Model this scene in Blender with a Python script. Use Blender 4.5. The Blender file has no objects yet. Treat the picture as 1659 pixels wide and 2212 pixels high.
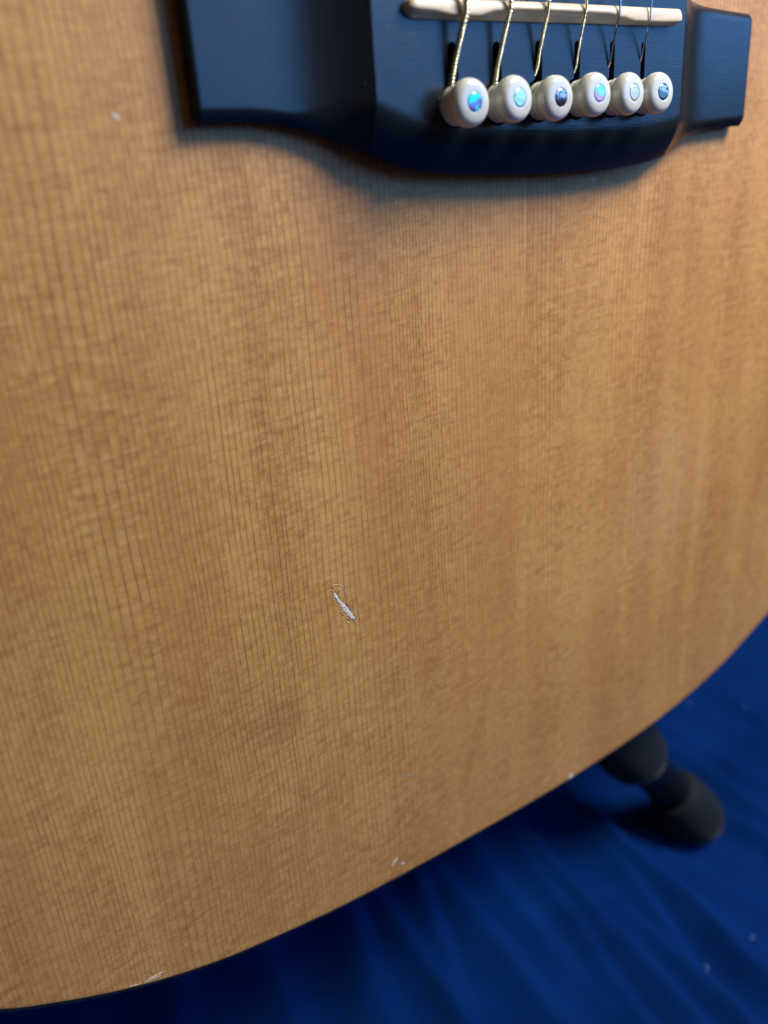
import bpy, bmesh, math, random
from mathutils import Vector, Matrix, noise
random.seed(7)
sc = bpy.context.scene
col = sc.collection
# ------------------------------------------------------------------ frame of reference
# F_PX, CX, CY: focal length and centre of the view, for a picture 1659 x 2212
F_PX, CX, CY = 1661.0, 829.5, 1106.0
V = Vector((314, 4376, 1661)).normalized()            # down along the strings   (x right, y down, z ahead)
U = Vector((2671, -822, 1661)); U = (U - V*U.dot(V)).normalized()   # across, towards the treble side
N = U.cross(V)
if N.z > 0: N = -N                                    # out of the guitar's face
D0 = 0.1359                                           # camera to face of the guitar, metres
def ray(x, y): return Vector(((x-CX)/F_PX, (y-CY)/F_PX, 1))
r_ = ray(1199, 180); O = r_*(-D0/N.dot(r_))           # origin of the guitar's own coordinates
LEAN = math.radians(15)
G = math.cos(LEAN)*V - math.sin(LEAN)*N               # gravity
up = -G
X = (U - up*U.dot(up)).normalized(); Y = up.cross(X)
R = Matrix((X, Y, up))                                # view axes -> world axes
FLOOR = (O + V*0.196).dot(G) + 0.10
off = Vector((0, 0, FLOOR))
def W(p): return R @ p + off                          # point seen from the camera -> world point
def floor_at(x, y, h=0):                              # where the line of sight meets height h above the floor
    r = ray(x, y); return W(r*((FLOOR-h)/r.dot(G)))

# ------------------------------------------------------------------ camera
cam = bpy.data.cameras.new('camera'); co = bpy.data.objects.new('camera', cam); col.objects.link(co)
cam.sensor_fit = 'VERTICAL'; cam.sensor_height = 36; cam.lens = F_PX/2212*36
cam.clip_start = .005; cam.clip_end = 50
m = Matrix((R @ Vector((1,0,0)), R @ Vector((0,-1,0)), R @ Vector((0,0,-1)))).transposed().to_4x4()
m.translation = W(Vector((0,0,0))); co.matrix_world = m
cam.dof.use_dof = True; cam.dof.focus_distance = .168; cam.dof.aperture_fstop = 8.2; cam.dof.aperture_blades = 0
sc.camera = co
# ------------------------------------------------------------------ room light
w = bpy.data.worlds.new('World'); sc.world = w; w.use_nodes = True
w.node_tree.nodes['Background'].inputs[0].default_value = (1, .80, .60, 1)
w.node_tree.nodes['Background'].inputs[1].default_value = .075
sc.view_settings.view_transform = 'Standard'; sc.view_settings.look = 'None'
sc.view_settings.exposure = 0; sc.view_settings.gamma = 1
def area(name, pos, target, sx, sy, power, color):
    l = bpy.data.lights.new(name, 'AREA'); l.shape = 'RECTANGLE'; l.size = sx; l.size_y = sy
    l.energy = power; l.color = color
    o = bpy.data.objects.new(name, l); col.objects.link(o)
    p, t = W(pos), W(target)
    o.location = p; o.rotation_euler = (t-p).to_track_quat('-Z', 'Y').to_euler()
    return o
area('window_light', O + Vector((.66, -.62, -.42))*.50, O, .22, .22, 5.5, (1.0, .94, .87))
area('sky_light', O + Vector((.93, -.22, -.36))*.95, O, 1.10, .44, 6.8, (.11, .39, 1.0))

# ------------------------------------------------------------------ node helpers
class NT:
    def __init__(s, name):
        s.m = bpy.data.materials.new(name); s.m.use_nodes = True
        s.t = s.m.node_tree; s.b = s.t.nodes['Principled BSDF']
        s.tc = s.t.nodes.new('ShaderNodeTexCoord').outputs['Object']
        sp = s.t.nodes.new('ShaderNodeSeparateXYZ'); s.t.links.new(s.tc, sp.inputs[0])
        s.x, s.y, s.z = sp.outputs
    def put(s, sock, v):
        if hasattr(v, 'links') or isinstance(v, bpy.types.NodeSocket): s.t.links.new(v, sock)
        elif isinstance(v, (tuple, list)) and len(v) == 3 and sock.type == 'RGBA': sock.default_value = (*v, 1)
        else: sock.default_value = v
    def math(s, op, a, b=0.0, c=None, clamp=False):
        n = s.t.nodes.new('ShaderNodeMath'); n.operation = op; n.use_clamp = clamp
        s.put(n.inputs[0], a); s.put(n.inputs[1], b)
        if c is not None: s.put(n.inputs[2], c)
        return n.outputs[0]
    def vec(s, x, y, z=0.0):
        n = s.t.nodes.new('ShaderNodeCombineXYZ')
        for i, v in enumerate((x, y, z)): s.put(n.inputs[i], v)
        return n.outputs[0]
    def noise(s, v, scale, detail=2, rough=.5, dist=0):
        n = s.t.nodes.new('ShaderNodeTexNoise'); s.put(n.inputs['Vector'], v)
        n.inputs['Scale'].default_value = scale; n.inputs['Detail'].default_value = detail
        n.inputs['Roughness'].default_value = rough; n.inputs['Distortion'].default_value = dist
        return n.outputs[0]
    def step(s, v, a, b, lo=0.0, hi=1.0):
        n = s.t.nodes.new('ShaderNodeMapRange'); n.interpolation_type = 'SMOOTHSTEP'
        s.put(n.inputs[0], v); s.put(n.inputs[1], a); s.put(n.inputs[2], b)
        s.put(n.inputs[3], lo); s.put(n.inputs[4], hi); return n.outputs[0]
    def mix(s, f, a, b, mode='MIX'):
        n = s.t.nodes.new('ShaderNodeMix'); n.data_type = 'RGBA'; n.blend_type = mode
        s.put(n.inputs[0], f); s.put(n.inputs[6], a); s.put(n.inputs[7], b); return n.outputs[2]
    def vor1(s, wv, feature, rnd=1.0):
        n = s.t.nodes.new('ShaderNodeTexVoronoi'); n.voronoi_dimensions = '1D'; n.feature = feature
        s.put(n.inputs['W'], wv); n.inputs['Scale'].default_value = 1; n.inputs['Randomness'].default_value = rnd
        return n.outputs['Distance'] if feature == 'DISTANCE_TO_EDGE' else n.outputs['Color']
    def bump(s, h, dist, strength=1.0):
        n = s.t.nodes.new('ShaderNodeBump'); n.inputs['Distance'].default_value = dist
        n.inputs['Strength'].default_value = strength; s.put(n.inputs['Height'], h)
        s.t.links.new(n.outputs[0], s.b.inputs['Normal'])
    def set(s, **k):
        for a, v in k.items(): s.put(s.b.inputs[a.replace('_', ' ')], v)
        return s.m

def wood(name, light, dark, shift, sgn):
    n = NT(name); M = n.math
    uv = n.vec(n.x, n.y, shift)
    wob = n.noise(uv, 16, 2)                                     # wide waves of the grain
    wob2 = n.noise(n.vec(n.x, M('MULTIPLY', n.y, .35), shift), 150, 2)
    xx = M('ADD', M('MULTIPLY', wob, .0040), M('MULTIPLY', wob2, .00035))
    xx = M('ADD', n.x, xx)
    dens = n.noise(n.vec(xx, 0, shift+3), 30, 1)                 # rings closer here, wider there
    ww = M('ADD', M('MULTIPLY', xx, 790), M('MULTIPLY', dens, 16))
    edge = n.vor1(ww, 'DISTANCE_TO_EDGE', .55)
    ring = n.vor1(ww, 'F1', .75)
    lk = n.noise(n.vec(xx, M('MULTIPLY', n.y, .12), 7), 420, 2)
    line = M('MULTIPLY', n.step(edge, .0, .10, 1, 0), n.step(lk, .34, .64, .28, 1))
    late = n.step(edge, .02, .42, 1, 0)
    # ray flecks across the grain
    tilt = M('SUBTRACT', n.y, M('MULTIPLY', n.x, .10))
    silk = n.noise(n.vec(M('MULTIPLY', n.x, 130), M('MULTIPLY', tilt, 850), shift), 1, 4, .7, .15)
    patch = n.noise(uv, 38, 2)
    silkd = M('MULTIPLY', n.step(silk, .51, .66), n.step(patch, .36, .60, .25, 1))
    cell = n.noise(n.vec(M('MULTIPLY', M('FLOOR', ww), 3.7), M('MULTIPLY', n.y, 420), 1), 1, 2)
    fine = n.noise(n.vec(M('MULTIPLY', n.x, 3200), M('MULTIPLY', n.y, 1500), 0), 1, 2, .7)
    band = n.noise(n.vec(M('MULTIPLY', xx, 85), M('MULTIPLY', n.y, 4), shift+1), 1, 3)
    big = n.noise(uv, 22, 3, .6)
    t = M('MULTIPLY', M('SUBTRACT', big, .5), 1.0)
    t = M('ADD', t, M('MULTIPLY', M('SUBTRACT', band, .5), 1.15))
    t = M('ADD', t, M('MULTIPLY', M('SUBTRACT', cell, .5), 1.5))
    t = M('ADD', t, M('MULTIPLY', M('SUBTRACT', silk, .5), -1.2))
    t = M('ADD', t, M('MULTIPLY', M('SUBTRACT', fine, .5), 1.7))
    d = M('SUBTRACT', n.x, M('ADD', M('MULTIPLY', n.y, .0455), -.0074))      # distance from the centre joint
    pale = M('MULTIPLY', n.step(M('ABSOLUTE', d), .0002, .0016, 1, 0), sgn)
    t = M('ADD', t, M('MULTIPLY', pale, M('MULTIPLY', n.step(n.y, -.075, -.03), .4)))
    t = M('ADD', t, M('MULTIPLY', M('MULTIPLY', n.step(M('ABSOLUTE', d), .004, .03, 1, 0), n.step(n.y, -.10, -.02)), .11*(1 if sgn > 0 else -1.4)))
    t = M('ADD', t, .55, clamp=True)
    c = n.mix(t, dark, light)
    def blob(u0, v0, ru, rv, sk=0.0):      # mask of one spot of the top, for stains and a painted sheen
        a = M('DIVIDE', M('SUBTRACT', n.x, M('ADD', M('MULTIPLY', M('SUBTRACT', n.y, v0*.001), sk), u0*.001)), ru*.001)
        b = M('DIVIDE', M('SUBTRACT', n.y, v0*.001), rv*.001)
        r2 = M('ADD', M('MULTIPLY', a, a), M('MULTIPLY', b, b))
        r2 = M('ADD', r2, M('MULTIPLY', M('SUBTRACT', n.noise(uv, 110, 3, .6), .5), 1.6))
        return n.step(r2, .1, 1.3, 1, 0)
    c = n.mix(M('MULTIPLY', blob(48, -108, 24, 24), .08), c, (.52, .40, .34))  # pale lilac sheen of the light, painted into the wood colour
    c = n.mix(M('MULTIPLY', blob(-86, -128, 8, 7), .28), c, (.20, .085, .03))
    c = n.mix(M('MULTIPLY', blob(-27, -158, 2.5, 20, .35), .25), c, (.22, .095, .03))
    gl = n.noise(n.vec(M('MULTIPLY', n.x, 170), M('MULTIPLY', tilt, 620), shift+9), 1, 3, .65, .1)
    c = n.mix(M('MULTIPLY', n.step(gl, .50, .68), M('MULTIPLY', n.step(patch, .40, .62), .30)), c, (.66, .40, .17))
    c = n.mix(M('MULTIPLY', silkd, .20), c, (.24, .105, .036))
    c = n.mix(M('MULTIPLY', late, .16), c, (.24, .088, .026))
    c = n.mix(M('MULTIPLY', line, M('MULTIPLY', n.step(n.noise(uv, 30, 2), .35, .6, .55, 1), n.step(n.y, -.19, -.09, .46, .95))), c, (.17, .052, .018))
    c = n.mix(M('MULTIPLY', n.step(n.noise(n.vec(M('MULTIPLY', xx, 60), M('MULTIPLY', n.y, 5), shift+6), 1, 2), .42, .68), .36), c, (.42, .18, .055))
    # small bright pores in the lacquer
    v = n.t.nodes.new('ShaderNodeTexVoronoi'); v.inputs['Scale'].default_value = 620
    n.put(v.inputs['Vector'], n.vec(n.x, M('MULTIPLY', n.y, .6), 0))
    speck = M('MULTIPLY', n.step(v.outputs['Distance'], .0, .15, 1, 0), n.step(n.noise(uv, 260, 1), .50, .62))
    c = n.mix(M('MULTIPLY', speck, .32), c, (.75, .52, .30))
    h = M('ADD', M('MULTIPLY', line, -.5), M('MULTIPLY', fine, .35))
    h = M('ADD', h, M('MULTIPLY', n.noise(uv, 90, 2), .9))
    n.bump(h, .00005, .8)
    rg = M('ADD', M('MULTIPLY', fine, .12), .38)
    return n.set(Base_Color=c, Roughness=rg, Specular_IOR_Level=.30)
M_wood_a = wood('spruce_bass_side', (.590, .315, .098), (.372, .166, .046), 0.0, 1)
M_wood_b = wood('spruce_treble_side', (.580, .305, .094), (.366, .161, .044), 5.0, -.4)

def ebony():
    n = NT('black_ebony'); M = n.math
    s1 = n.noise(n.vec(M('MULTIPLY', n.x, 120), M('MULTIPLY', n.y, 5200), M('MULTIPLY', n.z, 5200)), 1, 3, .6)
    s2 = n.noise(n.tc, 260, 3, .6)
    big = n.noise(n.tc, 60, 2)
    c = n.mix(big, (.004, .007, .010), (.008, .012, .017))
    v = n.t.nodes.new('ShaderNodeTexVoronoi'); v.inputs['Scale'].default_value = 330; n.put(v.inputs['Vector'], n.tc)
    dust = M('MULTIPLY', n.step(v.outputs['Distance'], .03, .07, 1, 0), n.step(s2, .62, .66))
    c = n.mix(dust, c, (.35, .38, .42))
    n.bump(M('ADD', s1, M('MULTIPLY', s2, .6)), .00005, .6)
    return n.set(Base_Color=c, Roughness=M('ADD', M('ADD', M('MULTIPLY', s2, .12), M('MULTIPLY', s1, .12)), .11), Specular_IOR_Level=.42)
M_ebony = ebony()
def bone():
    n = NT('bone'); M = n.math
    a = n.noise(n.vec(M('MULTIPLY', n.x, 130), M('MULTIPLY', n.y, 900), M('MULTIPLY', n.z, 900)), 1, 3, .6, 1)
    c = n.mix(n.step(a, .35, .75), (.72, .58, .38), (.56, .42, .24))
    n.bump(a, .00005, .5)
    return n.set(Base_Color=c, Roughness=.34, Subsurface_Weight=.15, Subsurface_Radius=(.0012, .0009, .0006), Subsurface_Scale=1.0)
M_bone = bone()
def plastic():
    n = NT('ivory_plastic')
    c = n.mix(n.noise(n.tc, 300, 2), (.59, .585, .51), (.64, .635, .56))
    return n.set(Base_Color=c, Roughness=.11, Specular_IOR_Level=.8, Subsurface_Weight=.25,
                 Subsurface_Radius=(.0015, .0012, .001), Subsurface_Scale=1.0)
M_plastic = plastic()
def nacre(name, a, b, c3, seed, cut):
    n = NT(name); M = n.math
    q = n.noise(n.vec(M('MULTIPLY', n.x, 500), M('MULTIPLY', n.y, 900), seed), 1, 2, .5, 1.2)
    d = M('ADD', M('MULTIPLY', n.y, 650), M('MULTIPLY', n.x, cut))
    d = M('ADD', d, M('MULTIPLY', M('SUBTRACT', q, .5), 1.4))
    c = n.mix(n.step(d, -.12, .12), b, a)  # shell colours; the split between them paints in a reflection's light and dark halves
    c = n.mix(n.step(q, .52, .60), c, c3)
    return n.set(Base_Color=c, Metallic=.12, Roughness=.10, Coat_Weight=.8, Coat_Roughness=.03)
NAC = [nacre('nacre_cyan', (0, .75, .80), (.12, .11, .45), (.02, .85, .75), 1.0, -420),
       nacre('nacre_pale', (.40, .70, .80), (.30, .50, .62), (.25, .85, .60), 4.3, 300),
       nacre('nacre_brown', (.30, .42, .60), (.035, .022, .03), (.02, .022, .05), 7.7, 160),
       nacre('nacre_lilac', (.20, .65, .75), (.48, .30, .55), (.10, .80, .75), 9.1, 200),
       nacre('nacre_cream', (.45, .60, .65), (.52, .45, .32), (.46, .44, .40), 12.4, 220),
       nacre('nacre_teal', (.30, .48, .66), (.02, .045, .06), (.03, .07, .06), 15.2, 220)]
def simple(name, c, **k):
    n = NT(name); M = n.math
    q = n.noise(n.tc, k.pop('scale', 400), 3, .6)
    amt = k.pop('amt', .25); bd = k.pop('bd', .00003)
    cc = n.mix(q, tuple(x*(1-amt) for x in c), tuple(min(1, x*(1+amt)) for x in c))
    n.bump(q, bd, .5)
    return n.set(Base_Color=cc, **k)
M_bronze = simple('bronze_winding', (.96, .84, .55), Metallic=1.0, Roughness=.16)
M_steel = simple('plain_steel', (.62, .60, .58), Metallic=1.0, Roughness=.22)
M_core = simple('shaded_core', (.10, .08, .05), Metallic=1.0, Roughness=.5)  # steel darkened to paint in the shade between turns of the winding
M_black = simple('black_binding', (.022, .024, .024), Roughness=.38)
M_rib = simple('mahogany_rib', (.10, .035, .018), Roughness=.3, scale=60)
M_foam = simple('black_foam', (.005, .008, .011), Specular_IOR_Level=.25, Roughness=.75, Sheen_Weight=.08, Sheen_Roughness=.4, bd=.0002, scale=900)
M_tube = simple('black_tube', (.006, .007, .009), Roughness=.35)
def crushed():
    n = NT('crushed_lacquer')
    q = n.noise(n.tc, 4200, 3, .65)
    c = n.mix(n.step(q, .42, .54), (.40, .29, .17), (.84, .81, .72))
    n.bump(q, .0002, .8)
    return n.set(Base_Color=c, Roughness=.55, Specular_IOR_Level=.2)
M_white = crushed()
M_splint = simple('raw_spruce_splinter', (.62, .42, .22), Roughness=.35, scale=2500, amt=.3)
M_dent = simple('bruised_wood', (.26, .155, .070), Roughness=.25, scale=1500, amt=.35, bd=.0001)
M_lint = simple('pale_lint', (.16, .26, .48), Roughness=.6)
def clothmat():
    n = NT('royal_blue_cloth'); M = n.math
    wv = n.noise(n.vec(M('MULTIPLY', n.x, 1500), M('MULTIPLY', n.y, 2300), 0), 1, 2)
    b = n.noise(n.tc, 14, 3, .6); mo = n.noise(n.tc, 48, 2)
    c = n.mix(n.step(b, .3, .7), (.0003, .016, .088), (.0006, .024, .130))
    c = n.mix(M('MULTIPLY', n.step(mo, .58, .72), .35), c, (.0008, .010, .065))
    n.bump(M('ADD', wv, M('MULTIPLY', mo, 2)), .00025, .6)
    return n.set(Base_Color=c, Roughness=.85, Specular_IOR_Level=.04, Sheen_Weight=.04, Sheen_Roughness=.5, Sheen_Tint=(.2, .4, 1))
M_cloth = clothmat()
M_floor = simple('grey_floor', (.12, .12, .13), Roughness=.8, scale=8)

# ------------------------------------------------------------------ object helpers
def link(name, me, mat, parent=None, smooth=True, **props):
    if smooth:
        for p in me.polygons: p.use_smooth = True
    if mat is not None: me.materials.append(mat)
    o = bpy.data.objects.new(name, me); col.objects.link(o)
    if parent: o.parent = parent
    for k, v in props.items(): o[k] = v
    return o
def mk(name, verts, faces, mat, parent=None, smooth=True, **props):
    me = bpy.data.meshes.new(name); me.from_pydata([tuple(v) for v in verts], [], faces)
    bm = bmesh.new(); bm.from_mesh(me); bmesh.ops.recalc_face_normals(bm, faces=bm.faces); bm.to_mesh(me); bm.free()
    return link(name, me, mat, parent, smooth, **props)
def lathe(prof, seg=48):
    vs, fs = [], []
    for r, z in prof:
        for i in range(seg):
            a = 2*math.pi*i/seg; vs.append((r*math.cos(a), r*math.sin(a), z))
    for j in range(len(prof)-1):
        for i in range(seg):
            k = (i+1) % seg; fs.append((j*seg+i, j*seg+k, (j+1)*seg+k, (j+1)*seg+i))
    fs.append(tuple(range(seg))); fs.append(tuple((len(prof)-1)*seg+i for i in range(seg)))
    return vs, fs
def catmull(P, n):
    out = []
    for i in range(len(P)-1):
        a, b, c, d = P[max(i-1, 0)], P[i], P[i+1], P[min(i+2, len(P)-1)]
        for k in range(n):
            t = k/n
            out.append(tuple(.5*(2*b[q]+(c[q]-a[q])*t+(2*a[q]-5*b[q]+4*c[q]-d[q])*t*t+(3*b[q]-a[q]-3*c[q]+d[q])*t**3) for q in range(len(b))))
    out.append(tuple(P[-1])); return out
def tube(path, rad, seg=12, caps=True):
    P = [Vector(p) for p in path]; vs, fs = [], []
    T = [(P[min(i+1, len(P)-1)]-P[max(i-1, 0)]).normalized() for i in range(len(P))]
    ref = Vector((1, 0, 0)) if abs(T[0].x) < .8 else Vector((0, 0, 1))
    a = (ref - T[0]*ref.dot(T[0])).normalized()
    for i, p in enumerate(P):
        a = (a - T[i]*a.dot(T[i])).normalized(); b = T[i].cross(a)
        r = rad[i] if isinstance(rad, (list, tuple)) else rad
        for k in range(seg):
            an = 2*math.pi*k/seg; vs.append(p + a*(r*math.cos(an)) + b*(r*math.sin(an)))
    for i in range(len(P)-1):
        for k in range(seg):
            q = (k+1) % seg; fs.append((i*seg+k, i*seg+q, (i+1)*seg+q, (i+1)*seg+k))
    if caps: fs += [tuple(range(seg)), tuple((len(P)-1)*seg+k for k in range(seg))]
    return vs, fs
def sm(t): t = max(0., min(1., t)); return t*t*(3-2*t)
mm = .001

# ------------------------------------------------------------------ cloth over the floor
mk('floor', [(-3, -3, -.006), (3, -3, -.006), (3, 3, -.006), (-3, 3, -.006)], [(0, 1, 2, 3)], M_floor, None, False, kind='structure')
creases = []   # (a, b, height of the fold, width)
for (x0, y0, x1, y1, h, wd) in [(850, 1790, 1200, 2212, .0045, .011), (1150, 1840, 1510, 2240, .0050, .010), (1317, 1832, 1700, 2150, .0060, .011),
                        (1500, 1669, 1700, 1822, .0050, .010), (1530, 1772, 1700, 1880, .0035, .007), (700, 1900, 860, 2240, .0045, .013),
                        (1490, 1555, 1700, 1640, .0040, .010), (1530, 1440, 1700, 1520, .0035, .010), (1240, 2010, 1420, 2260, .0022, .008),
                        (1420, 1850, 1720, 2040, .0028, .008), (560, 2010, 640, 2260, .0040, .014), (1000, 1790, 1150, 2000, .0030, .009),
                        (1400, 1980, 1600, 2230, .0020, .007), (1560, 2060, 1720, 2200, .0028, .008), (380, 2120, 420, 2300, .0040, .014),
                        (1540, 1500, 1700, 1600, .0030, .007), (1450, 1590, 1700, 1740, .0030, .007), (1260, 1760, 1420, 1900, .0030, .007), (1450, 2080, 1700, 2300, .0035, .008), (930, 1960, 1040, 2240, .0030, .009), (780, 1880, 1000, 2230, .0028, .008)]:
    a, b = floor_at(x0, y0), floor_at(x1, y1); creases.append((a.x, a.y, b.x, b.y, h, wd))
cc_ = floor_at(1300, 1900)
def cloth_h(x, y):
    h = 0
    for ax, ay, bx, by, hh, wd in creases:
        dx, dy = bx-ax, by-ay; L = math.hypot(dx, dy); dx /= L; dy /= L
        s = (x-ax)*dx+(y-ay)*dy; t = (x-ax)*dy-(y-ay)*dx
        t += .006*noise.noise(Vector((s*22, ax*50, 0)))
        if abs(t) > .06: continue
        f = sm((s+.05)/.06)*sm((L+.05-s)/.06)
        p = math.exp(-(t/wd)**2) if t > 0 else math.exp(-(t/(wd*.22))**2)
        h += 1.35*hh*f*p
    h += +.0016*noise.noise(Vector((x*16, y*16, 3))) + .0010*noise.noise(Vector((x*42, y*42, 9))) + .0005*noise.noise(Vector((x*95, y*95, 1)))
    return h + .004
vs, fs = [], []; NX = NY = 330; ext = .95
def warp(t): return .30*t + .70*t**3
for j in range(NY+1):
    for i in range(NX+1):
        x = cc_.x + ext*warp(2*i/NX-1); y = cc_.y + ext*warp(2*j/NY-1)
        vs.append((x, y, cloth_h(x, y)))
for j in range(NY):
    for i in range(NX):
        a = j*(NX+1)+i; fs.append((a, a+1, a+NX+2, a+NX+1))
mk('cloth', vs, fs, M_cloth, None, True, label='royal blue creased cloth spread on the floor beneath the guitar and its stand', category='cloth')
# specks of lint on the cloth
for k, (x, y, lb) in enumerate([(1480, 1548, 'tiny pale lint speck on blue cloth above the stand foot, close to the guitar edge'),
                   (1600, 1549, 'tiny pale lint speck on blue cloth above the stand foot, farthest from the guitar edge'),
                   (1335, 1816, 'tiny pale lint speck on blue cloth in front of the stand foot'),
                   (1614, 2034, 'tiny pale lint speck near right border of the blue cloth, below the stand foot'),
                   (1515, 2104, 'tiny pale lint speck on blue cloth farthest below the stand foot')]):
    p = floor_at(x, y); p.z = cloth_h(p.x, p.y)
    pts = [(p.x + .0011*math.cos(a*1.1+k), p.y + .0011*math.sin(a*1.1+k), p.z+.0004+.0002*a) for a in range(4)]
    v_, f_ = tube(catmull(pts, 4), .00016, 5)
    c0 = Vector(p); o = mk('lint_speck', [Vector(q)-c0 for q in v_], f_, M_lint, None, True, label=lb, category='lint', group='lint specks on the blue cloth')
    o.location = c0

# ------------------------------------------------------------------ guitar stand
F0 = floor_at(1492, 1752, .016)                                  # middle of the foot
S0 = None
def on_ray(x, y, h): return floor_at(x, y, h)
S0 = on_ray(1372, 1628, .052)
ax = (S0 - F0).normalized()
stand = bpy.data.objects.new('guitar_stand', None); col.objects.link(stand)
stand['label'] = 'black guitar stand with foam covered leg and rubber foot poking out under the guitar'; stand['category'] = 'guitar stand'
stand.location = (F0.x, F0.y, 0)
def spart(name, v_, f_, mat, par=stand, **k):
    return mk(name, [Vector(q)-stand.location for q in v_], f_, mat, par, True, **k)
Lf = (S0-F0).length
hub = F0 + ax*(Lf+.16)
def seg_(a, b, rs, n=24):      # a round bar from a to b with radii rs along it: (t, r)
    P = [a+(b-a)*t for t, r in rs]; return tube(P, [r for t, r in rs], n)
rf = .0124
E0 = F0 - ax*.014; E1 = F0 + ax*.019
rs = [(0, rf*.30), (.03, rf*.55), (.09, rf*.78), (.20, rf*.94), (.36, rf*1.03), (.60, rf*1.03), (.84, rf*.97), (.94, rf*.90), (.985, rf*.80), (1, rf*.62)]
spart('end_cap', *seg_(E0, E1, rs, 32), M_foam, label='rounded black rubber foot')
spart('leg_tube', *seg_(F0 + ax*.012, hub, [(0, .0086), (1, .0086)]), M_tube)
sa = F0 + ax*(Lf-.006); sb = F0 + ax*(Lf+.07)
spart('foam_sleeve', *seg_(sa, sb, [(0, .0085), (.012, .0115), (.05, .0130), (.13, .0141), (.9, .0141), (.97, .0135), (1, .0088)], 32), M_foam)
# the rest of the stand, behind the guitar
hx = hub.copy()
Uw, Vw, Nw = R @ U, R @ V, R @ N
horiz = Vector((Nw.x, Nw.y, 0)).normalized(); sidev = Vector((-horiz.y, horiz.x, 0))
for sgn in (-1, 1):
    f2 = Vector((hub.x, hub.y, .016)) - horiz*.17 + sidev*(.17*sgn)
    spart('leg_tube', *seg_(f2, hub, [(0, .0086), (1, .0086)]), M_tube)
    spart('end_cap', *seg_(f2 - (hub-f2).normalized()*.012, f2 + (hub-f2).normalized()*.022, rs, 24), M_foam)
spart('upright', *seg_(hub, hub + Vector((0, 0, .34)) - horiz*.07, [(0, .009), (1, .009)]), M_tube)

# ------------------------------------------------------------------ the guitar
gt = bpy.data.objects.new('acoustic_guitar', None); col.objects.link(gt)
gt['label'] = 'worn spruce topped acoustic guitar with black bridge, white pins and scratched orange brown top'
gt['category'] = 'guitar'
gm = Matrix((R @ U, R @ (-V), R @ N)).transposed().to_4x4(); gm.translation = W(O); gt.matrix_world = gm
# outline of the body, millimetres, from the tail round both sides to the neck end
half_l = [(-16.7,-194.4),(-43.4,-193.2),(-61.6,-192.0),(-79.1,-190.2),(-99.4,-186.9),(-109.2,-184.7),(-118.1,-182.0),(-125.3,-179.3),(-132.4,-176.2),(-141.0,-171.7),(-151.3,-165.4),(-172,-149),(-190,-126),(-203,-95),(-209,-55),(-206,-15),(-196,25),(-180,65),(-163,105),(-149,145),(-142,180),(-145,220),(-152,255),(-150,290),(-130,315),(-90,328),(-50,331),(-10,332)]
half_r = [(-16.7,-194.4),(3.1,-194.9),(23.9,-194.7),(46.0,-193.5),(69.4,-190.3),(88.6,-185.5),(102.0,-180.5),(116.9,-174.0),(136,-163),(155,-146),(172,-124),(184,-94),(189,-55),(186,-15),(176,25),(160,65),(143,105),(129,145),(122,180),(125,220),(132,255),(130,290),(110,315),(70,328),(30,331),(-10,332)]
OL, ORR = catmull(half_l, 8), catmull(half_r, 8)
loop = OL + ORR[::-1][1:-1]
def nrm(lp, i):
    a, b = lp[i-1], lp[(i+1) % len(lp)]; t = Vector((b[0]-a[0], b[1]-a[1], 0)).normalized()
    return Vector((-t.y, t.x, 0))
cn = Vector((-10, 50, 0))
NR = []
for i, p in enumerate(loop):
    n_ = nrm(loop, i)
    if n_.dot(Vector((p[0], p[1], 0))-cn) < 0 and abs(p[1]) < 1e9: n_ = -n_
    NR.append(n_)
# consistent orientation from the first point
s0 = 1 if nrm(loop, 0).y < 0 else -1
NR = [nrm(loop, i)*s0 for i in range(len(loop))]
def seam(v): return -7.4 + .0455*min(v, 60)
def board(idx, mat, lb):
    # idx: loop indices from tail to neck on one side
    pts = [Vector((loop[i][0], loop[i][1], 0)) for i in idx]; ns = [NR[i] for i in idx]
    rings = []
    for ins, z in ((.75, 0), (.35, -.04), (.08, -.16), (0, -.4), (0, -2.8)):
        rg = [p - n_*ins + Vector((0, 0, z)) for p, n_ in zip(pts, ns)]
        tail, neck = rg[0].copy(), rg[-1].copy()
        tail.x = seam(tail.y); rg[0] = tail; neck.x = seam(neck.y); rg[-1] = neck
        rg.append(Vector((seam(60), 60, z)))
        rings.append(rg)
    n = len(rings[0]); vs = [q*mm for rg in rings for q in rg]; fs = []
    for j in range(len(rings)-1):
        for i in range(n):
            k = (i+1) % n; fs.append((j*n+i, j*n+k, (j+1)*n+k, (j+1)*n+i))
    fs.append(tuple(range(n))); fs.append(tuple((len(rings)-1)*n+i for i in range(n)))
    o = mk('soundboard', vs, fs, mat, gt, False, label=lb)
    return o
nl = len(OL)
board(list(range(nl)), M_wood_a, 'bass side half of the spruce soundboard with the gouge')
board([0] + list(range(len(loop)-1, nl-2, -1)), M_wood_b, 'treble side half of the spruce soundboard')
def ringstrip(name, prof, mat):    # prof: (outset, z)
    n = len(loop); vs, fs = [], []
    for o_, z in prof:
        for p, n_ in zip(loop, NR): vs.append((Vector((p[0], p[1], z)) + n_*o_)*mm)
    for j in range(len(prof)-1):
        for i in range(n):
            k = (i+1) % n; fs.append((j*n+i, j*n+k, (j+1)*n+k, (j+1)*n+i))
    return mk(name, vs, fs, mat, gt, True)
ringstrip('binding', [(.004, -2.5), (.004, -.42), (.15, -.40), (.8, -.46), (1.15, -.7), (1.3, -1.2), (1.3, -6)], M_black)
ringstrip('side', [(1.2, -6), (1.2, -97)], M_rib)
n = len(loop)
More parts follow.
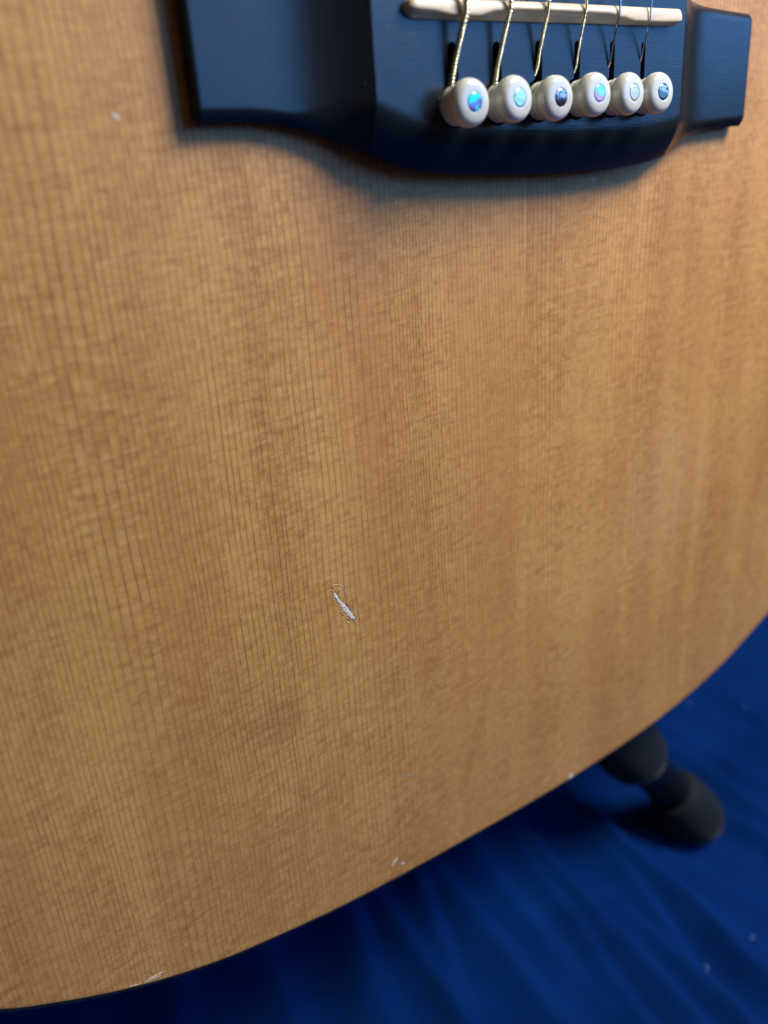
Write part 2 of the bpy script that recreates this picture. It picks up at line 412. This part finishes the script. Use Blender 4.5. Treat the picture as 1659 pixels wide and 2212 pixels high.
mk('back', [(Vector((p[0], p[1], z)) + n_*1.35)*mm for z in (-97, -100) for p, n_ in zip(loop, NR)],
   [tuple(range(n)), tuple(range(n, 2*n))] + [(i, (i+1) % n, n+(i+1) % n, n+i) for i in range(n)], M_rib, gt, False)

# ---- bridge: a carved block, millimetres
botP = [(-86.2,-8.8),(-77.2,-8.6),(-70.1,-9.1),(-62.7,-10.7),(-56.9,-12.7),(-50.8,-15.0),(-45.4,-16.6),(-39.7,-17.5),(-27.6,-18.2),(-7.4,-18.5),(10,-18.1),(22,-17.3),(30,-16.2),(36,-14.6),(40,-12.9),(43,-11.4),(46.5,-10.3),(51.3,-9.6),(59.1,-9.0),(66.8,-8.6)]
topP = [(-86.2,17.2),(-72,17.3),(-64,17.8),(-54,20.5),(-40,23),(-10.8,24),(18,23),(32,20.2),(39.5,17.9),(44,17.4),(52,17.1),(66.8,16.9)]
bot, top = catmull(botP, 6), catmull(topP, 6)
def interp(c, u):
    for i in range(len(c)-1):
        if u <= c[i+1][0]:
            t = (u-c[i][0])/(c[i+1][0]-c[i][0]+1e-9); return c[i][1]+(c[i+1][1]-c[i][1])*t
    return c[-1][1]
HB = 9.0
def bridge_h(u, v, vb, vt):
    dl = -54.2 - u; dr = u - 32.3
    d = max(dl, dr)
    if d <= 0: base, blk = HB, 1.
    else:
        t = max(0, 1 - d/20.0); base = 4.0 + (HB-4.0)*t**2.5; blk = max(0, 1 - d/15.5)
    # rolled lower and upper edges
    r = 2.2 + 6.4*sm(blk*1.15); lo = base*(.72 - .16*sm(blk))
    d1 = max(0, v-vb)
    if d1 < r: base = lo + (base-lo)*(1-(1-d1/r)**1.8) if d1 > 0 else lo
    d2 = max(0, vt-v); r2 = 2.0
    if d2 < r2: base -= .9*(1-d2/r2)**2
    de = min(u+86.2, 66.8-u)
    if de < .8: base -= .45*(1-de/.8)**2
    return base
us = []
u = -86.2
while u < 66.8:
    us.append(u); u += .22 if (abs(u+86.2) < 1 or abs(u-66.8) < 1 or abs(u+54.2) < 1.5 or abs(u-32.3) < 1.5) else .62
us.append(66.8)
NV = 64; vs, fs = [], []
def vp(t): return t if False else (t**1.35 if t < 1 else 1)
for u in us:
    vb, vt = interp(bot, u), interp(top, u)
    for j in range(NV+1):
        t = j/NV; t = t*t*(1.0-t)*.9 + t*(1-.9*t*(1-t)) ; v = vb+(vt-vb)*t
        vs.append((u*mm, v*mm, bridge_h(u, v, vb, vt)*mm))
nu = len(us); base0 = len(vs)
for i in range(nu-1):
    for j in range(NV):
        a = i*(NV+1)+j; fs.append((a, a+NV+1, a+NV+2, a+1))
def bi(i, j): return i*(NV+1)+j
rim = [bi(i, 0) for i in range(nu)] + [bi(nu-1, j) for j in range(1, NV+1)] + [bi(i, NV) for i in range(nu-2, -1, -1)] + [bi(0, j) for j in range(NV-1, 0, -1)]
nb = len(vs)
for r_i in rim:
    x_, y_ = vs[r_i][0], vs[r_i][1]
    if y_ < 0: y_ += .0013
    x_ += .0003 if x_ < -.0855 else (-.0004 if x_ > .066 else 0)
    vs.append((x_, y_, .00002))
for i in range(len(rim)):
    k = (i+1) % len(rim); fs.append((rim[i], nb+i, nb+k, rim[k]))
fs.append(tuple(nb+i for i in range(len(rim)))[::-1])
bridge = mk('bridge', vs, fs, M_ebony, gt, True, label='black ebony bridge with six string slots')
# pin holes and slots
pinU = [-36.5, -25.4, -14.2, -3.0, 7.8, 18.0]; pinV = [-6.3, -5.7, -5.1, -4.5, -4.1, -3.7]
slotW = [2.6, 2.35, 2.05, 1.8, 1.6, 1.4]; slotT = [4.4, 5.0, 5.8, 6.3, 6.8, 7.1]
cvs, cfs = [], []
def prism(outline, z0, z1):
    b = len(cvs); n = len(outline)
    for z in (z0, z1):
        for x, y in outline: cvs.append((x*mm, y*mm, z*mm))
    cfs.append(tuple(b+i for i in range(n))[::-1]); cfs.append(tuple(b+n+i for i in range(n)))
    for i in range(n):
        k = (i+1) % n; cfs.append((b+i, b+k, b+n+k, b+n+i))
cut_meshes = []
for i in range(6):
    cvs, cfs = [], []; hw = slotW[i]/2; u0, v0, v1 = pinU[i]+.05, pinV[i], slotT[i]-hw
    ol = [(u0-hw, v0), (u0+hw, v0)] + [(u0+hw*math.cos(a), v1+hw*math.sin(a)) for a in [math.pi*k/10 for k in range(11)]]
    prism(ol, 3.2, 12); cut_meshes.append((cvs, cfs))
    pr = [(2.75, 1.0), (2.75, 7.4), (3.45, 8.35), (4.05, 9.1), (4.1, 12)]
    lv, lf = lathe(pr, 40); cut_meshes.append(([((x+pinU[i])*mm, (y+pinV[i])*mm, z*mm) for x, y, z in lv], lf))
for cvs, cfs in cut_meshes:
    me = bpy.data.meshes.new('cut'); me.from_pydata(cvs, [], cfs)
    bm = bmesh.new(); bm.from_mesh(me); bmesh.ops.recalc_face_normals(bm, faces=bm.faces); bm.to_mesh(me); bm.free()
    me.materials.append(M_ebony)
    c = bpy.data.objects.new('cut', me); col.objects.link(c); c.parent = gt
    md = bridge.modifiers.new('b', 'BOOLEAN'); md.operation = 'DIFFERENCE'; md.solver = 'EXACT'; md.object = c
    dg = bpy.context.evaluated_depsgraph_get(); dg.update()
    new = bpy.data.meshes.new_from_object(bridge.evaluated_get(dg)); bridge.modifiers.clear(); bridge.data = new
    bpy.data.objects.remove(c); bpy.data.meshes.remove(me)
bm = bmesh.new(); bm.from_mesh(bridge.data)
for e in bm.edges: e.smooth = len(e.link_faces) == 2 and e.calc_face_angle(0) < math.radians(38)
for f_ in bm.faces: f_.smooth = True
bm.to_mesh(bridge.data); bm.free()

# ---- saddle: long bone strip with filed facets, a sub-part of the bridge
su0, sv0, su1, sv1 = -47.3, 7.35, 28.7, 10.75
keyp = [(0, 1.2), (.05, 1.0), (.14, .35), (.20, .35), (.27, 1.25), (.34, 1.5), (.42, 1.55), (.60, 1.5), (.67, 1.45), (.73, .9), (.78, .35), (.9, .3), (1, .5)]
def kf(t):
    for i in range(len(keyp)-1):
        if t <= keyp[i+1][0]:
            q = sm((t-keyp[i][0])/(keyp[i+1][0]-keyp[i][0])); return keyp[i][1]+(keyp[i+1][1]-keyp[i][1])*q
    return .4
NS = 160; vs, fs = [], []; TH = 3.0
dirs = Vector((su1-su0, sv1-sv0, 0)).normalized(); prp = Vector((-dirs.y, dirs.x, 0)); SL = math.hypot(su1-su0, sv1-sv0)
for i in range(NS+1):
    # rounded ends: the cross-section shrinks towards its middle
    q = i/NS; s = SL*(.5-.5*math.cos(math.pi*q)) if (q < .12 or q > .88) else None
    s = SL*q
    if q < .1: s = SL*.1*(q/.1)**1.8
    if q > .9: s = SL*(1-.1*((1-q)/.1)**1.8)
    de = min(s, SL-s); e = 1.5
    k = math.sqrt(max(0, 1-(1-de/e)**2)) if de < e else 1
    k = max(k, .05)
    t = s/SL; p = kf(t); H = 2.55 - .25*abs(t-.5)*2 + .9*0; hf = .75
    H -= .9*(1-k)
    cs = [(0, -2), (0, hf*.9), (.06, hf), (max(p-.12, .1), H-.30), (p, H-.08), (p+.15, H), (p+.45, H+.03), (2.1, H-.05), (2.7, H-.25), (2.93, H-.5), (3.0, H-.85), (3.0, -2)]
    for a, z in cs:
        a = TH/2 + (a-TH/2)*k
        pt = Vector((su0, sv0, 0)) + dirs*s + prp*a
        vs.append((pt.x*mm, pt.y*mm, (HB+z)*mm))
nc = 12
for i in range(NS):
    for j in range(nc-1): a = i*nc+j; fs.append((a, a+nc, a+nc+1, a+1))
fs += [tuple(range(nc)), tuple(NS*nc+j for j in range(nc))]
sad = mk('saddle', vs, fs, M_bone, bridge, True, label='cream bone saddle with filed notches')
bm = bmesh.new(); bm.from_mesh(sad.data)
for e in bm.edges: e.smooth = len(e.link_faces) == 2 and e.calc_face_angle(0) < math.radians(50)
bm.to_mesh(sad.data); bm.free()

# ---- bridge pins
prof = [(1.9, -6), (2.35, -.6), (2.6, -.25), (3.1, -.05), (3.42, .3), (3.5, .75), (3.42, 1.15), (3.2, 1.4), (3.22, 1.6), (3.5, 1.85), (3.62, 2.3), (3.55, 2.75), (3.3, 3.05), (3.12, 3.2), (3.25, 3.38),
        (3.75, 3.55), (4.02, 3.85), (4.14, 4.3), (4.16, 4.8), (4.10, 5.3), (3.95, 5.75), (3.7, 6.12), (3.35, 6.38), (2.9, 6.53), (2.3, 6.62), (1.9, 6.64), (1.74, 6.64), (1.70, 6.60), (1.70, 6.3)]
pf = catmull(prof, 2)
pv, pfc = lathe([(r*mm, z*mm) for r, z in pf], 56)
pin_me = bpy.data.meshes.new('bridge_pin'); pin_me.from_pydata(pv, [], pfc)
bm = bmesh.new(); bm.from_mesh(pin_me); bmesh.ops.recalc_face_normals(bm, faces=bm.faces); bm.to_mesh(pin_me); bm.free()
for p in pin_me.polygons: p.use_smooth = True
pin_me.materials.append(M_plastic)
names = ['with a cyan and violet shell dot', 'with a pale green streaked shell dot', 'with a dark brown shell dot', 'with a lilac shell dot', 'with a cream shell dot', 'with a dark teal shell dot']
tilts = [(2, -3), (.5, 1.5), (-2, -1), (1.5, 2), (-1, -2), (1, -3)]
for i in range(6):
    o = bpy.data.objects.new('bridge_pin', pin_me); col.objects.link(o); o.parent = gt
    o.location = (pinU[i]*mm, pinV[i]*mm, (HB-.25+[.1, -.15, .05, .2, -.1, -.2][i])*mm)
    o.rotation_euler = (math.radians(tilts[i][0]), math.radians(tilts[i][1]), i*1.1)
    o['label'] = 'ivory white bridge pin ' + names[i]
    lv, lf = lathe([(1.71*mm, 6.2*mm), (1.71*mm, 6.60*mm), (1.2*mm, 6.625*mm), (.6*mm, 6.635*mm), (.1*mm, 6.64*mm)], 36)
    d = mk('inlay_dot', lv, lf, NAC[i], o, True)
    d.rotation_euler = (0, 0, -i*1.1)

# ---- strings
rad = [.70, .56, .44, .31, .23, .18]
sU = [-35.7, -24.6, -14.4, -3.7, 6.5, 16.5]
endU = [-37.7, -26.6, -14.95, -3.6, 6.95, 17.3]; endV = [-3.9, -3.2, .7, 1.3, 2.3, 3.7]
pitch = [.62, .52, .40, .28]
for i in range(6):
    r = rad[i]; ts = (sU[i]-su0)/(su1-su0); vS = sv0 + (sv1-sv0)*ts + kf(ts) + .5
    zt = HB+2.55+r
    dv = vS-endV[i]
    zend = HB + r*.5
    # leaves the crown of the saddle, bends and drops into its slot
    P = [(sU[i], 330, zt+4.2), (sU[i], 120, zt+1.6), (sU[i], 40, zt+.55), (sU[i], vS+4, zt+.06), (sU[i], vS, zt-.02), (sU[i]-.15, vS-1.4, zt-.32),
         (sU[i]*.66+endU[i]*.34, vS-dv*.34, zt-(zt-zend)*.38), (sU[i]*.25+endU[i]*.75, vS-dv*.70, zt-(zt-zend)*.74), (endU[i], endV[i], zend), (endU[i]-.05, endV[i]-1.6, zend-1.5), (endU[i], max(endV[i]-3.2, pinV[i]+.8), zend-3.4)]
    path = catmull(P, 14)
    path = [(a*mm, b*mm, c*mm) for a, b, c in path]
    lbs = ['thickest wound string, nearest the bass end', 'second thickest wound string', 'third wound string', 'thinnest wound string', 'plain steel string next to the last', 'thinnest plain steel string, nearest the treble end']
    if i < 4:
        wr = pitch[i]*.36*mm; core = r*mm - wr*1.7
        v_, f_ = tube(path, core, 10); so = mk('string', v_, f_, M_core, gt, True, label=lbs[i])
        # winding wire laid round the core
        Q = [Vector(p) for p in path]; st = [0]
        for a, b in zip(Q, Q[1:]): st.append(st[-1]+(b-a).length)
        i0 = next(k for k, q in enumerate(Q) if q.y < .050)
        s = st[i0]; end = st[-1]; hel = []; NSG = 14; ds = pitch[i]*mm/NSG; k = i0; ph = 0
        av = Vector((1, 0, 0))
        while s < end:
            while k < len(Q)-2 and st[k+1] < s: k += 1
            tq = (s-st[k])/(st[k+1]-st[k]+1e-12); p = Q[k].lerp(Q[k+1], tq); T = (Q[k+1]-Q[k]).normalized()
            av = (av-T*av.dot(T)).normalized(); bv = T.cross(av)
            hel.append(p + (av*math.cos(ph)+bv*math.sin(ph))*(r*mm-wr*.95)); ph += 2*math.pi/NSG; s += ds
        v_, f_ = tube(hel, wr, 6); mk('winding', v_, f_, M_bronze, so, True)
        v_, f_ = tube(path[:i0+1], r*mm, 10); mk('winding', v_, f_, M_bronze, so, True)
    else:
        v_, f_ = tube(path, r*mm, 10); mk('string', v_, f_, M_steel, gt, True, label=lbs[i])

# ---- damage on the top
def flake(vs, fs, P, wd, z0, z1):      # a thin lifted sliver along the points P (mm)
    b = len(vs); n = len(P)
    for i, (x, y) in enumerate(P):
        t = i/(n-1); a = P[max(i-1, 0)]; c = P[min(i+1, n-1)]; d = Vector((c[0]-a[0], c[1]-a[1])).normalized()
        hw = wd*(.25+.75*math.sin(math.pi*min(1, max(0, t*.9+.05))))*random.uniform(.75, 1.2)/2; z = z0+(z1-z0)*math.sin(math.pi*t)
        for s, zz in ((-1, .01), (0, z), (1, .01)): vs.append(((x-d.y*hw*s)*mm, (y+d.x*hw*s)*mm, zz*mm))
    for i in range(n-1):
        for j in range(2): a = b+i*3+j; fs.append((a, a+1, a+4, a+3))
def gz(a, b):   # position inside the enlarged view of the gouge -> millimetres on the top
    u = ray((1200+a/4.74)/1.823, (2200+b/4.74)/1.823); p = u*(-D0/N.dot(u)) - O
    return (p.dot(U)*1000, -p.dot(V)*1000)
gouge = bpy.data.objects.new('gouge', None)
# torn pit, with crushed fibres along the grain round it
rg_ = random.Random(11)
B = [(540, 600), (600, 640), (660, 730), (740, 810), (830, 900), (900, 990), (950, 1090), (960, 1150), (900, 1170), (840, 1130), (780, 1060), (720, 970), (640, 850), (580, 760), (530, 660)]
Bp = [gz(a_ + rg_.uniform(-14, 14), b_ + rg_.uniform(-14, 14)) for a_, b_ in B]; cx, cy = gz(745, 880); nB = len(Bp)
bv_ = [(cx*mm, cy*mm, .02*mm)] + [(p[0]*mm, p[1]*mm, .004*mm) for p in Bp]
bf_ = [(0, 1+i, 1+(i+1) % nB) for i in range(nB)]
go = mk('gouge', bv_, bf_, M_dent, gt, False, label='pale ragged gouge torn into the wood below the bridge')
vs, fs = [], []
for k in range(70):
    a_, b_ = 480+rg_.random()*600, 450+rg_.random()*760
    ln = rg_.uniform(30, 110)
    t_ = (b_-640)/490; xc = 560+360*t_ + 60
    if abs(a_-xc) > 230-90*abs(t_-.5) or t_ < -.35 or t_ > 1.1: continue
    sl = rg_.uniform(-.04, .12)
    flake(vs, fs, [gz(a_, b_), gz(a_+sl*ln*.5+rg_.uniform(-3, 3), b_+ln*.5), gz(a_+sl*ln, b_+ln)], rg_.uniform(.04, .09), .008, rg_.uniform(.02, .05))
mk('torn_fibres', vs, fs, simple('torn_fibre', (.33, .20, .095), Roughness=.35, scale=900, amt=.5), go, False, kind='stuff')
# crushed white core of the gouge
vs, fs = [], []
C = [(545, 640, 14), (572, 690, 34), (600, 735, 20), (635, 785, 36), (665, 820, 26), (700, 865, 44), (735, 905, 36), (770, 945, 54), (805, 990, 40), (850, 1035, 48), (870, 1080, 28), (895, 1105, 34), (935, 1125, 10)]
for x, y, wv in C:
    for s in range(5):
        t = s/2-1; px = x + .85*wv*t*random.uniform(.8, 1.15); py = y - .58*wv*t*random.uniform(.8, 1.1)
        q = gz(px, py); vs.append((q[0]*mm, q[1]*mm, (.02+(.07*random.random()+.03)*(1-t*t))*mm))
for i in range(len(C)-1):
    for s in range(4): a = i*5+s; fs.append((a, a+1, a+6, a+5))
mk('crushed_core', vs, fs, M_white, go, False)
vs, fs = [], []
for Pz, wd, zz in [([(500, 520), (540, 495), (600, 488), (650, 485)], .10, .10), ([(600, 555), (640, 540)], .16, .12), ([(605, 600), (650, 575), (685, 562)], .16, .14), ([(480, 575), (500, 600), (530, 625)], .12, .1),
               ([(640, 640), (690, 610)], .1, .1), ([(515, 735), (560, 740)], .1, .08), ([(525, 770), (580, 775)], .14, .1), ([(580, 910), (620, 925)], .1, .08), ([(640, 985), (690, 1000), (720, 960)], .1, .1),
               ([(680, 1015), (730, 1050), (800, 1060)], .1, .08), ([(740, 1095), (800, 1120), (855, 1135)], .13, .12), ([(810, 1060), (840, 1100), (855, 1140)], .13, .14), ([(765, 1160), (800, 1195), (860, 1180)], .12, .1),
               ([(880, 1180), (895, 1240)], .12, .1), ([(905, 1160), (960, 1170), (1000, 1130)], .1, .1), ([(1030, 1060), (1070, 1040)], .14, .1), ([(760, 800), (800, 850), (850, 905)], .08, .08), ([(870, 960), (920, 985)], .1, .08), ([(500, 510), (520, 540), (560, 560)], .1, .1)]:
    flake(vs, fs, [gz(*q) for q in Pz], wd*1.5, .03, zz*1.6)
mk('splinter', vs, fs, M_splint, go, False, kind='stuff')
vs, fs = [], []
for Pz, wd in [([(715, 480), (735, 600), (745, 720)], .28), ([(990, 930), (1015, 990), (1025, 1040)], .35), ([(930, 700), (935, 760)], .1)]:
    flake(vs, fs, [gz(*q) for q in Pz], wd, .02, .06)
mk('lifted_lacquer', vs, fs, simple('bruise_sheen', (.36, .30, .26), Roughness=.2, scale=2000, amt=.3), go, False)
# nicks
def at0(x, y):
    u = ray(x, y); p = u*(-D0/N.dot(u)) - O; return (p.dot(U)*1000, -p.dot(V)*1000)
def nick(name, lb, Pz, wd, mat, z=.12):
    vs, fs = [], []
    for P in Pz: flake(vs, fs, catmull([at0(*q) for q in P], 3), wd, .02, z)
    mk(name, vs, fs, mat, gt, False, label=lb)
nick('nick', 'small white nick near the lower edge of the top', [[(846, 1871), (852, 1862), (859, 1852)], [(866, 1866), (874, 1864)]], .75, M_white)
nick('nick', 'white chipped fleck right at the lower edge', [[(1228, 1683), (1232, 1676), (1235, 1670)], [(1233, 1680), (1237, 1675)]], 1.1, M_white, .2)
nick('nick', 'small pale blue spot just below the bridge', [[(1278, 381), (1279, 386), (1279, 391)]], .55, simple('dried_drop', (.42, .45, .55), Roughness=.3), .05)
nick('nick', 'faint grey scuff above the lower nick', [[(880, 1673), (886, 1677)], [(884, 1690), (889, 1694)]], .55, simple('scuff', (.36, .30, .25), Roughness=.3), .04)
nick('nick', 'tiny bright blurred spot left of the bridge', [[(244, 246), (250, 254), (256, 259)]], .8, M_white, .15)
nick('nick', 'tiny pale tick near the lower edge', [[(955, 1783), (962, 1778), (966, 1776)]], .25, M_splint, .06)
# scattered shallow ticks in the lacquer
rt = random.Random(5); vs, fs = [], []
for k in range(46):
    if k < 9: x, y = 1322+rt.uniform(-6, 6)+k*2.4, 1405-k*16
    elif k < 28: x, y = rt.uniform(900, 1450), rt.uniform(1250, 1650)
    else: x, y = rt.uniform(350, 1300), rt.uniform(700, 1800)
    if y > 1640 - (x-1300)*.85: continue
    an = rt.uniform(-.9, .3); ln = rt.uniform(2.5, 6)
    P = [(x, y), (x+ln*.5*math.cos(an), y+ln*.5*math.sin(an)-rt.uniform(-.8, .8)), (x+ln*math.cos(an), y+ln*math.sin(an))]
    flake(vs, fs, [at0(*q) for q in P], rt.uniform(.06, .16), .01, rt.uniform(.02, .06))
mk('lacquer_ticks', vs, fs, M_splint, gt, False, kind='stuff')
# splintered chip on the rim
vs, fs = [], []
for P, wd in [([(308, 2123), (322, 2118), (336, 2112), (350, 2106)], .45), ([(312, 2120), (330, 2111), (348, 2103)], .22), ([(318, 2115), (335, 2107), (350, 2100), (356, 2099)], .16), ([(278, 2131), (292, 2128), (306, 2124)], .2)]:
    flake(vs, fs, [at0(*q) for q in P], wd, .03, .12)
mk('rim_chip', vs, fs, simple('torn_spruce', (.50, .38, .24), Roughness=.4, scale=3000, amt=.45, bd=.0002), gt, False, label='pale splintered chip in the lower rim at left')
